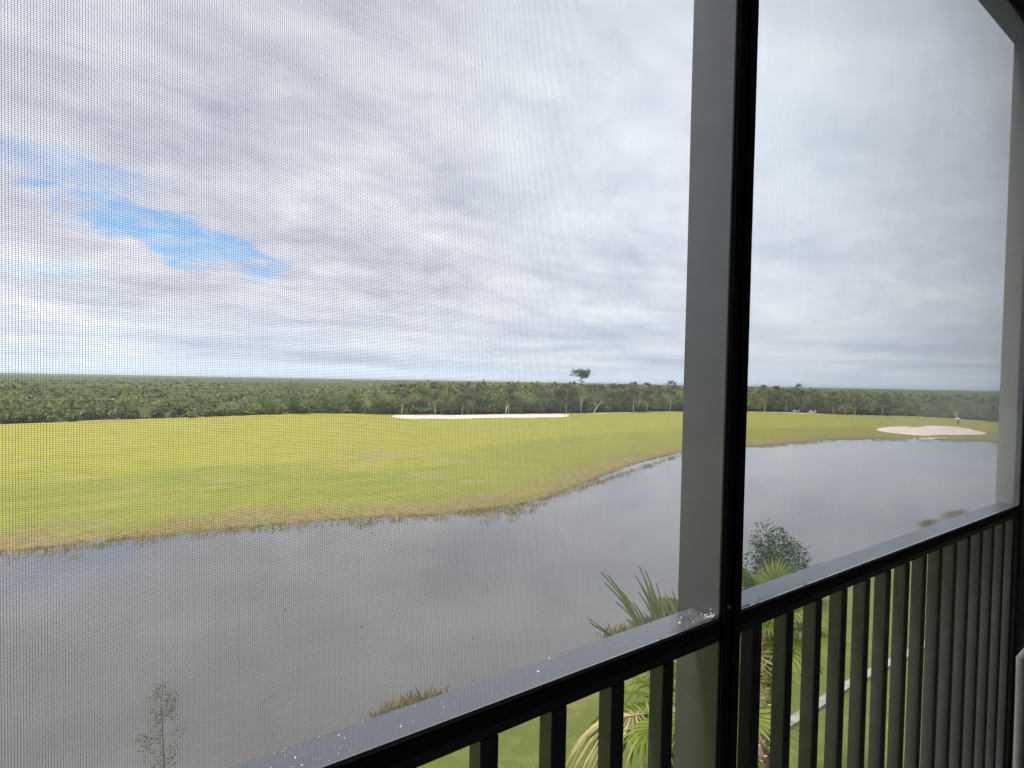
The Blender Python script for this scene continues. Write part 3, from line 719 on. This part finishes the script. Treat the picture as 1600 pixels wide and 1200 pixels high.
def near_palm(px, base_depth, top_py, rt, label, fronds, seed, boots_from=.25):
    p = dist(px, base_depth); base = gz(p.x, p.y); Ht = zat(p, top_py)-base
    o = empty('palm_tree', (p.x, p.y, base)); tag(o, label, 'palm tree')
    mb = MB(); k = 10; mb.tube([(0.02*math.sin(i), .02*math.cos(i*1.3), Ht*i/(k-1)) for i in range(k)], [rt*(1.15 if i == 0 else 1) for i in range(k)], 14)
    mb.build('trunk', M['palm_bark'], o, True)
    r = np.random.default_rng(seed); z = Ht*boots_from; i = 0
    while z < Ht-.05 and i < 160:
        a = i*2.39996; b_ = obj('leaf_base', boot, o); b_.location = (math.cos(a)*rt*.93, math.sin(a)*rt*.93, z); b_.rotation_euler = (0, r.uniform(-.12, .18), a)
        q = rt/.16*r.uniform(.85, 1.25); b_.scale = (q, q, q*.8); z += .026; i += 1
    q_up = Vector((0, 0, 1))
    for (a_px, e, L, mt, k_) in fronds:      # bearing relative to camera right (deg), elevation, size
        a = math.radians(a_px); hd = rr_dir*math.cos(a)+Vector((F.x, F.y, 0)).normalized()*math.sin(a)
        yaw = math.atan2(hd.y, hd.x)
        fo = obj('frond', (fr_live, fr_dry, fr_spear)[mt][k_], o)
        fo.location = (math.cos(yaw)*rt*.5, math.sin(yaw)*rt*.5, Ht-.08+.15*math.sin(e)); fo.scale = (L, L, L)
        fo.rotation_euler = Matrix.Rotation(yaw, 3, 'Z').to_4x4().to_3x3().to_4x4().to_euler() if False else (Matrix.Rotation(yaw, 4, 'Z') @ Matrix.Rotation(-e, 4, 'Y') @ Matrix.Rotation(r.uniform(-.5, .5), 4, 'X')).to_euler()
    return o
rf = np.random.default_rng(8)
def crown_list(n, L, emin, emax):
    return [((i*137.5+rf.uniform(-12, 12)) % 360, emin+(emax-emin)*((i+.5)/n)**.8, L*rf.uniform(.85, 1.1), 0, int(rf.integers(0, 4))) for i in range(n)]
near_palm(1211, 12.8, 968, .155, 'taller palm with a knobbly brown trunk right of the post', crown_list(19, .60, -.6, 1.5)+[(10, -1.1, .6, 1, 0), (200, -1.2, .6, 1, 1), (280, -1.15, .6, 1, 0)], 61)
near_palm(1086, 9.6, 1105, .13, 'palm behind the post with long blades reaching left and hanging dry fronds',
    [(185, -.1, .6, 0, 1), (162, .85, .86, 2, 0), (150, 1.12, 1.02, 2, 1), (128, 1.28, .95, 2, 0), (195, .55, .55, 2, 1), (60, 1.35, .8, 0, 0), (220, .2, .72, 0, 3), (255, .35, .6, 0, 2), (290, .1, .65, 0, 2), (330, .3, .7, 0, 1), (20, .4, .75, 0, 0),
     (80, .3, .8, 0, 2), (110, .1, .8, 0, 3), (140, -.15, .8, 0, 3), (178, -.15, .8, 1, 0), (190, .1, .85, 1, 1), (205, -.5, .8, 1, 0), (230, -1.0, .75, 1, 1), (300, -.8, .7, 1, 0), (160, -.9, .8, 1, 0), (0, -.4, .7, 0, 3)], 62)

# ------------------------------------------------------------------ golf carts and people
M['white'] = noisy('white_plastic', (.62, .62, .60), (.72, .72, .70), 2, .35)
M['black'] = noisy('black_vinyl', (.015, .015, .016), (.03, .03, .03), 5, .5)
M['glass'] = noisy('smoked_glass', (.03, .035, .04), (.05, .055, .06), 2, .1)
M['red'] = noisy('red_shirt', (.42, .05, .04), (.52, .07, .05), 6, .8)
M['skin'] = noisy('skin', (.42, .26, .18), (.48, .31, .22), 8, .6)
M['khaki'] = noisy('khaki_cloth', (.42, .38, .30), (.50, .46, .38), 8, .85)
M['navy'] = noisy('dark_cloth', (.03, .035, .05), (.05, .055, .07), 8, .85)
def cart_proto():
    o = empty('golf_cart', (0, 0, 0))
    mb = MB(); bm = mb.bm                    # body profile in x,z swept across y
    prof = [(-1.15, .35), (-1.2, .75), (-1.0, .92), (-.35, .95), (-.25, .55), (.35, .42), (.6, .5), (.85, .98), (1.15, .80), (1.22, .45), (1.1, .28), (-1.05, .25)]
    a = [bm.verts.new((x, -.58, z)) for x, z in prof]; b_ = [bm.verts.new((x, .58, z)) for x, z in prof]
    bm.faces.new(a); bm.faces.new(b_[::-1]); n = len(prof)
    for i in range(n): bm.faces.new((a[i], a[(i+1) % n], b_[(i+1) % n], b_[i]))
    mb.build('body', M['white'], o)
    mb = MB(); mb.box((-.75, -.52, .951), (-.22, .52, 1.08), .03); mb.box((-.85, -.52, 1.0), (-.73, .52, 1.42), .03); mb.build('seat', M['black'], o)
    mb = MB(); mb.box((-1.05, -.62, 1.86), (.75, .62, 1.93), .03); mb.build('roof', M['black'], o)
    for x0, x1 in ((-.95, -1.0), (.88, .68)):
        for y in (-.55, .55): MB().tube([(x0, y, .9), (x1, y, 1.87)], .022, 6).build('roof_post', M['white'], o)
    MB().poly([(.88, -.52, 1.0), (.88, .52, 1.0), (.70, .52, 1.84), (.70, -.52, 1.84)]).build('windshield', M['glass'], o)
    MB().tube([(.62, .25, .95), (.38, .25, 1.12)], .02, 6).build('steering_column', M['black'], o)
    for x in (-.8, .82):
        for y in (-.52, .52):
            wo = MB().tube([(0, -.09, 0), (0, .09, 0)], .24, 16).mesh('wheel', M['black']); wh = obj('wheel', wo, o); wh.location = (x, y, .24)
            hb = obj('hub', MB().tube([(0, -.10, 0), (0, .10, 0)], .11, 12).mesh('hub', M['white']), wh)
    mb = MB(); mb.tube([(-1.3, -.2, .5), (-1.38, -.2, 1.35)], .13, 10); mb.tube([(-1.3, .25, .5), (-1.38, .25, 1.35)], .13, 10); mb.build('golf_bag', M['navy'], o)
    return o
c1 = cart_proto(); c2 = copy_tree(c1)
for c_, (px, py), lab in ((c1, (1243, 644.5), 'left one of the two white golf carts parked on the sandy path'), (c2, (1269, 646), 'right one of the two white golf carts parked on the sandy path')):
    p = at(px, py, .75); c_.location = (p.x, p.y, gz(p.x, p.y)+.05); c_.rotation_euler = (0, 0, math.atan2(rr_dir.y, rr_dir.x)+.25); c_.scale = (1.15, 1.15, 1.05)
    tag(c_, lab, 'golf cart', 'golf carts parked at the treeline')
def person(loc, face, label, shirt, trousers, bend=0.15, arm=(0.25, .35)):
    o = empty('person', loc, face); tag(o, label, 'person')
    bx = math.sin(bend)*.55; hz_ = .92; sh_ = hz_+math.cos(bend)*.5
    v = [(0, 0, hz_), (bx*.5, 0, hz_+.25), (bx, 0, sh_), (bx*1.2, 0, sh_+.10), (bx*1.35, 0, sh_+.24),
         (0, .10, hz_-.06), (.04, .12, .50), (-.02, .13, .08), (.14, .14, .03), (0, -.10, hz_-.06), (.02, -.14, .50), (-.06, -.16, .08), (.10, -.17, .03),
         (bx, .19, sh_-.02), (bx+arm[0]*.5, .22, sh_-.28), (bx+arm[0], .08, sh_-.5), (bx, -.19, sh_-.02), (bx+arm[0]*.5, -.22, sh_-.28), (bx+arm[0], -.06, sh_-.52), (bx+arm[0]+.05, .07, sh_-.6), (bx+arm[0]+.05, -.05, sh_-.62)]
    e = [(0, 1), (1, 2), (2, 3), (3, 4), (0, 5), (5, 6), (6, 7), (7, 8), (0, 9), (9, 10), (10, 11), (11, 12), (2, 13), (13, 14), (14, 15), (2, 16), (16, 17), (17, 18), (15, 19), (18, 20)]
    rad = [.14, .13, .15, .055, .10, .09, .06, .045, .04, .09, .06, .045, .04, .06, .045, .035, .06, .045, .035, .03, .03]
    def skin(name, keep, grow, mt):
        ids = sorted({i for k in keep for i in e[k]}); mpp = {a: b_ for b_, a in enumerate(ids)}
        me = bpy.data.meshes.new(name); me.from_pydata([v[i] for i in ids], [(mpp[a], mpp[b_]) for a, b_ in (e[k] for k in keep)], []); me.materials.append(mt)
        ob = obj(name, me, o); md = ob.modifiers.new('skin', 'SKIN'); 
        for i, sv in enumerate(me.skin_vertices[0].data if me.skin_vertices else []): pass
        if not me.skin_vertices:
            bm = bmesh.new(); bm.from_mesh(me); bm.verts.layers.skin.verify(); bm.to_mesh(me); bm.free()
        for i, sv in enumerate(me.skin_vertices[0].data):
            q = rad[ids[i]]+grow; sv.radius = (q, q); sv.use_root = (i == 0)
        ob.modifiers.new('sub', 'SUBSURF').levels = 1; ob.modifiers['sub'].render_levels = 1
        return ob
    skin('body', range(len(e)), 0, M['skin'])
    skin('shirt', [0, 1, 12, 13, 15, 16], .022, shirt); skin('trousers', [4, 5, 6, 8, 9, 10], .022, trousers)
    MB().ell((bx*1.35-.01, 0, sh_+.30), (.115, .105, .08)).build('cap', M['white'], o, True)
    return o
for (px, py, f_, lab, sh, tr, bd) in ((1436, 657.5, 1.2, 'golfer in a red shirt and pale trousers behind the white bunker', M['red'], M['khaki'], .35), (1441.5, 658.6, 2.6, 'smaller looking golfer in white stooping beside the one in red', M['white'], M['khaki'], 1.1)):
    p = at(px, py, .75); person((p.x, p.y, gz(p.x, p.y)), f_, lab, sh, tr, bd)
p = at(1497, 664, .75); pz = gz(p.x, p.y)
person((p.x, p.y, pz), 2.2, 'person in dark clothes standing under the white umbrella at the far right', M['navy'], M['navy'], .1)
um = empty('golf_umbrella', (p.x-.25, p.y+.1, pz)); tag(um, 'open white golf umbrella above the person at the far right', 'umbrella')
mb = MB(); bm = mb.bm; rings = []
for k in range(5):
    a = k/4*1.15; rr2 = .78*math.sin(a)/math.sin(1.15); zz = 1.62+.38*math.cos(a)
    rings.append([bm.verts.new((rr2*math.cos(q*math.pi/8), rr2*math.sin(q*math.pi/8), zz-(.04 if q % 2 and k == 4 else 0))) for q in range(16)] if k else [bm.verts.new((0, 0, zz))])
for q in range(16): bm.faces.new((rings[0][0], rings[1][q], rings[1][(q+1) % 16]))
for k in range(1, 4):
    for q in range(16): bm.faces.new((rings[k][q], rings[k][(q+1) % 16], rings[k+1][(q+1) % 16], rings[k+1][q]))
mb.build('canopy', M['white'], um); MB().tube([(0, 0, .95), (0, 0, 2.08)], .012, 6).build('shaft', M['black'], um)
p = at(864, 636, 2.5)

# ------------------------------------------------------------------ the balcony
FLZ = CAMZ-1.45; YI = .557; YO = .612; UL = -2.2; UR = 2.56; TOP = CAMZ+1.16; SILL = CAMZ-.385
bd = empty('building', (0, 0, 0)); tag(bd, 'apartment building with the screened corner balcony the view is taken from', 'building')
def bpart(n, a, b_, mt): return MB().box(a, b_).build(n, M[mt], bd)
bpart('balcony_floor', (UL-.25, -2.2, FLZ-.25), (UR+.25, .70, FLZ), 'floor')
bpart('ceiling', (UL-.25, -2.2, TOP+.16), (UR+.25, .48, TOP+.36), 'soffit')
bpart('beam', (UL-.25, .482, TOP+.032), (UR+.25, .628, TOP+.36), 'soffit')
bpart('side_wall', (UR, -2.2, FLZ), (UR+.25, .628, TOP+.03), 'stucco')
bpart('side_wall', (UL-.25, -2.2, FLZ), (UL, .602, TOP+.03), 'stucco')
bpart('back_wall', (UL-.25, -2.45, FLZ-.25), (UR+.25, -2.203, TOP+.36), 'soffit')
bpart('outer_wall', (UL-.25, -2.2, 0), (UR+.25, .60, FLZ-.253), 'stucco')

# posts
def post(x0, x1, y1, z0, z1, name, lab, face=True):
    o = empty(name, ((x0+x1)/2, YI, z0)); tag(o, lab, 'post')
    cx = (x0+x1)/2; w_ = (x1-x0)/2
    MB().box((-w_, 0, 0), (w_, y1-YI, z1-z0), .0015).build('tube', M['bronze'], o)
    if face:                                   # raised front track with the screen groove
        MB().box((-w_+.004, -.0045, .0), (-.004, -.0002, z1-z0), .001).build('face_strip', M['shaded_face'], o)
        MB().box((.003, -.0065, .0), (w_-.003, -.0002, z1-z0), .001).build('face_strip', M['shaded_face'], o)
        for zz in (SILL+.018-z0, TOP-.12-z0):
            MB().tube([(-.012, -.0047, zz), (-.012, -.0072, zz)], .0035, 12).build('screw', M['steel'], o)
    return o
post(.838, .892, .643, FLZ, TOP, 'screen_post', 'dark bronze upright post between the two screened openings')
# frame member along the wall and at the top
o = empty('wall_frame', (UR-.021, YI, FLZ)); tag(o, 'dark metal frame member fixed to the right side wall', 'frame')
MB().box((.0, 0, 0), (.0205, .018, TOP-FLZ), .0015).build('tube', M['bronze'], o)
o = empty('head_frame', (0, YI, TOP)); tag(o, 'dark metal frame member under the ceiling beam', 'frame')
MB().box((UL+.01, 0, .0015), (UR-.001, .010, .03), .0015).build('tube', M['bronze'], o)

# railing: one each side of the post
def railing(x0, x1, xs_, lab):
    o = empty('balcony_railing', (x0, YI, FLZ)); tag(o, lab, 'railing')
    zt = SILL-FLZ
    # sill profile: flat cap with a slightly rounded inner nose
    MB().box((0, .0, zt-.006), (x1-x0, YO-YI, zt), .0015).build('sill', M['sill'], o)
    MB().box((0, .003, zt-.042), (x1-x0, .050, zt-.0065), .0015).build('top_rail', M['rail_paint'], o)
    MB().box((0, -.0005, zt-.026), (x1-x0, .0028, zt-.0068), .0008).build('spline_track', M['spline'], o)
    MB().box((0, .006, .06), (x1-x0, .046, .10), .0015).build('bottom_rail', M['rail_paint'], o)
    for u in xs_:
        b_ = obj('baluster', bal, o); b_.location = (u-x0, .0, .1005)
    return o
mb = MB(); mb.box((-.026, .0035, 0), (0, .0300, SILL-FLZ-.042-.1010), .0012); bal = mb.mesh('baluster', M['rail_paint'])
railing(UL+.005, .8365, [.727-.11*i for i in range(0, 25)], 'dark metal railing with square balusters left of the post')
railing(.8935, UR-.0225, [.973+.11*i for i in range(0, 15)], 'dark metal railing with square balusters right of the post')

# insect screens: every strand is there, 18 by 14 to the inch
def screen(x0, x1, z0, z1, y, lab, seed):
    o = empty('insect_screen', (x0, y, z0)); tag(o, lab, 'screen', 'insect screens of the balcony')
    r = np.random.default_rng(seed); W_, H_ = x1-x0, z1-z0; h = .00012
    def prism(n, horiz):
        pitch = .00141 if horiz else .00181
        c = (np.arange(n)+.5)*pitch+r.normal(0, .00003 if horiz else (.00006 if seed == 1 else .00008), n)
        k = 40 if horiz else 30; L = W_ if horiz else H_
        s_ = np.linspace(0, L, k)
        amp = .0003
        wav = np.outer(np.ones(n), s_)
        dev = amp*np.sin(wav*5.1+c[:, None]*3.7)+amp*.6*np.sin(wav*13+c[:, None]*9+seed)   # the cloth is never quite square
        Y0 = r.normal(0, .00004 if seed == 1 else .00006, n)[:, None]+.0012*np.sin(wav*4+c[:, None]*5)*np.sin(np.pi*wav/L)
        cor = [(-h, -h), (h, -h), (h, h), (-h, h)]; V = np.zeros((n, k, 4, 3))
        for j, (a, b_) in enumerate(cor):
            if horiz: V[:, :, j, 0] = wav; V[:, :, j, 2] = c[:, None]+dev+a
            else: V[:, :, j, 2] = wav; V[:, :, j, 0] = c[:, None]+dev+a
            V[:, :, j, 1] = Y0+b_+(0.0001 if horiz else -.0001)
        ids = np.arange(n*k*4).reshape(n, k, 4); Fs = []
        for j in range(4):
            j2 = (j+1) % 4; Fs.append(np.stack([ids[:, :-1, j], ids[:, :-1, j2], ids[:, 1:, j2], ids[:, 1:, j]], -1).reshape(-1, 4))
        return V.reshape(-1, 3), np.concatenate(Fs)
    V1, F1 = prism(int(W_/.00181), False); V2, F2 = prism(int(H_/.00141), True)
    me = mesh_np('mesh', np.concatenate([V1, V2]), np.concatenate([F1, F2+len(V1)]), M['strand'], True)
    ms = obj('mesh', me, o); ms['kind'] = 'stuff'
    return o
YS = YI+.0035
screen(-.75, .8375, SILL+.0012, TOP, YS, 'grey insect mesh filling the wide opening left of the post', 1)
screen(.8925, UR-.0215, SILL+.0012, TOP, YS, 'grey insect mesh filling the opening right of the post', 2)

# dirt: pale flecks on the sill, dark and pale bits caught in the mesh, ragged spline edge
def flecks(name, P_, size, mt, lab, seed, flat=True):
    r = np.random.default_rng(seed); n = len(P_); P_ = np.asarray(P_)
    sz = size*r.lognormal(0, .5, (n, 1)); a = r.uniform(0, 6.28, n); d = np.column_stack([np.cos(a), np.sin(a), np.zeros(n)]); s_ = np.column_stack([-np.sin(a), np.cos(a), np.zeros(n)])
    if not flat: d = np.column_stack([np.cos(a), np.zeros(n), np.sin(a)]); s_ = np.column_stack([-np.sin(a), np.zeros(n), np.cos(a)])
    nrm = np.cross(d, s_); asp = r.uniform(.3, .9, (n, 1)); top = P_+nrm*sz*.6*np.sign(nrm[:, 2:3] if flat else -nrm[:, 1:2])
    V = np.stack([P_+d*sz, P_+s_*sz*asp, P_-d*sz, P_-s_*sz*asp, top], 1).reshape(-1, 3)
    b_ = np.arange(n)[:, None]*5; Fq = np.concatenate([b_+np.array([[0, 1, 4]]), b_+np.array([[1, 2, 4]]), b_+np.array([[2, 3, 4]]), b_+np.array([[3, 0, 4]])])
    o = obj(name, mesh_np(name, V, Fq, M[mt])); tag(o, lab, kind='stuff')
r = np.random.default_rng(12)
n = 420; u = np.concatenate([r.uniform(.0, .83, n//2), .83-r.exponential(.10, n//2)]); y_ = r.uniform(YS+.004, YO-.002, n)
flecks('dust_flecks', np.column_stack([u, y_, np.full(n, SILL+.0001)]), .0007, 'speck', 'pale dust flecks on the left sill', 1)
n = 160; flecks('dust_flecks', np.column_stack([r.uniform(.9, 2.3, n), r.uniform(YS+.004, YO-.002, n), np.full(n, SILL+.0001)]), .0006, 'speck', 'pale dust flecks on the right sill', 2)
n = 240; u = np.concatenate([.8355-r.exponential(.035, n//2), .8945+r.exponential(.05, n//2)])
flecks('corner_debris', np.column_stack([u, YS+r.exponential(.003, n), np.full(n, SILL+.0006)]), .0009, 'darkspeck', 'dark crumbs along the screen spline', 3)
n = 60; u = .834-r.exponential(.012, n); flecks('corner_debris', np.column_stack([u, YS+.003+r.exponential(.003, n), SILL+.0006+r.exponential(.003, n)]), .0012, 'speck', 'pale shed husks in the sill corner by the post', 4)
n = 110; flecks('caught_bits', np.column_stack([r.uniform(-.1, 2.3, n), np.full(n, YS-.0008), r.uniform(SILL+.02, TOP-.1, n)]), .00045, 'darkspeck', 'tiny dark bits caught in the screen', 5, False)
n = 40; flecks('caught_bits', np.column_stack([r.uniform(.1, .85, n), np.full(n, YS-.0008), SILL+r.exponential(.1, n)]), .0006, 'speck', 'tiny pale bits caught in the screen', 6, False)
n = 500; flecks('spline_fray', np.column_stack([.8925+r.exponential(.0012, n), np.full(n, YS-.001), r.uniform(SILL, TOP, n)]), .0009, 'spline', 'ragged black screen edge along the post', 7, False)

# patio chair whose white tube back just enters the picture at the right edge
M['tube'] = noisy('white_enamel', (.55, .57, .55), (.66, .68, .66), 4, .3)
M['sling'] = noisy('green_sling', (.05, .09, .07), (.07, .12, .09), 40, .8)
M['teal'] = noisy('teal_enamel', (.06, .11, .105), (.08, .14, .13), 10, .4)
def edge_pt(px, py, w_):                      # point on the vertical plane y = w_ seen at a pixel
    d = ray(px, py); k = w_/d.y; return Vector((d.x*k, w_, CAMZ+d.z*k))
a = edge_pt(1596, 1012, .40); b_ = edge_pt(1597, 1078, .40)
ch = empty('patio_chair', (a.x+.1, .15, FLZ)); tag(ch, 'patio chair with a white tube back at the right edge of the picture', 'chair')
def cv(p): return Vector(p)-Vector(ch.location)
zt_ = a.z; x0 = a.x+.006
MB().tube([cv((x0+.02, .40, FLZ)), cv((x0+.012, .40, b_.z-.25)), cv((x0+.006, .40, b_.z)), cv((x0, .40, zt_-.03)), cv((x0+.003, .385, zt_)), cv((x0+.01, .36, zt_+.008)), cv((x0+.01, .06, zt_+.008)), cv((x0, .02, zt_-.03)), cv((x0+.02, .0, FLZ))], .011, 10).build('frame', M['tube'], ch, True)
MB().box(cv((x0+.006, .03, FLZ+.43)), cv((x0+.012, .385, zt_-.01)), .002).build('backrest', M['sling'], ch)
MB().box(cv((x0-.38, .02, FLZ+.40)), cv((x0+.02, .39, FLZ+.43)), .01).build('seat', M['sling'], ch)
for yy in (.03, .385): MB().tube([cv((x0-.36, yy, FLZ)), cv((x0-.36, yy, FLZ+.42))], .011, 8).build('leg', M['tube'], ch)

# ------------------------------------------------------------------ air
m = bpy.data.materials.new('air'); m.use_nodes = True; t = NT(m.node_tree); t.n.remove(t.n['Principled BSDF'])
pv = t.new('ShaderNodeVolumePrincipled'); pv.inputs['Color'].default_value = (.80, .88, 1, 1); pv.inputs['Density'].default_value = .00015; pv.inputs['Anisotropy'].default_value = .2
t.l.new(pv.outputs[0], t.n['Material Output'].inputs['Volume'])
hb = MB().box((-9500, -3500, -2.8), (9500, 12500, 26)).build('haze', m); tag(hb, 'thin blue air over the far woodland', kind='stuff')
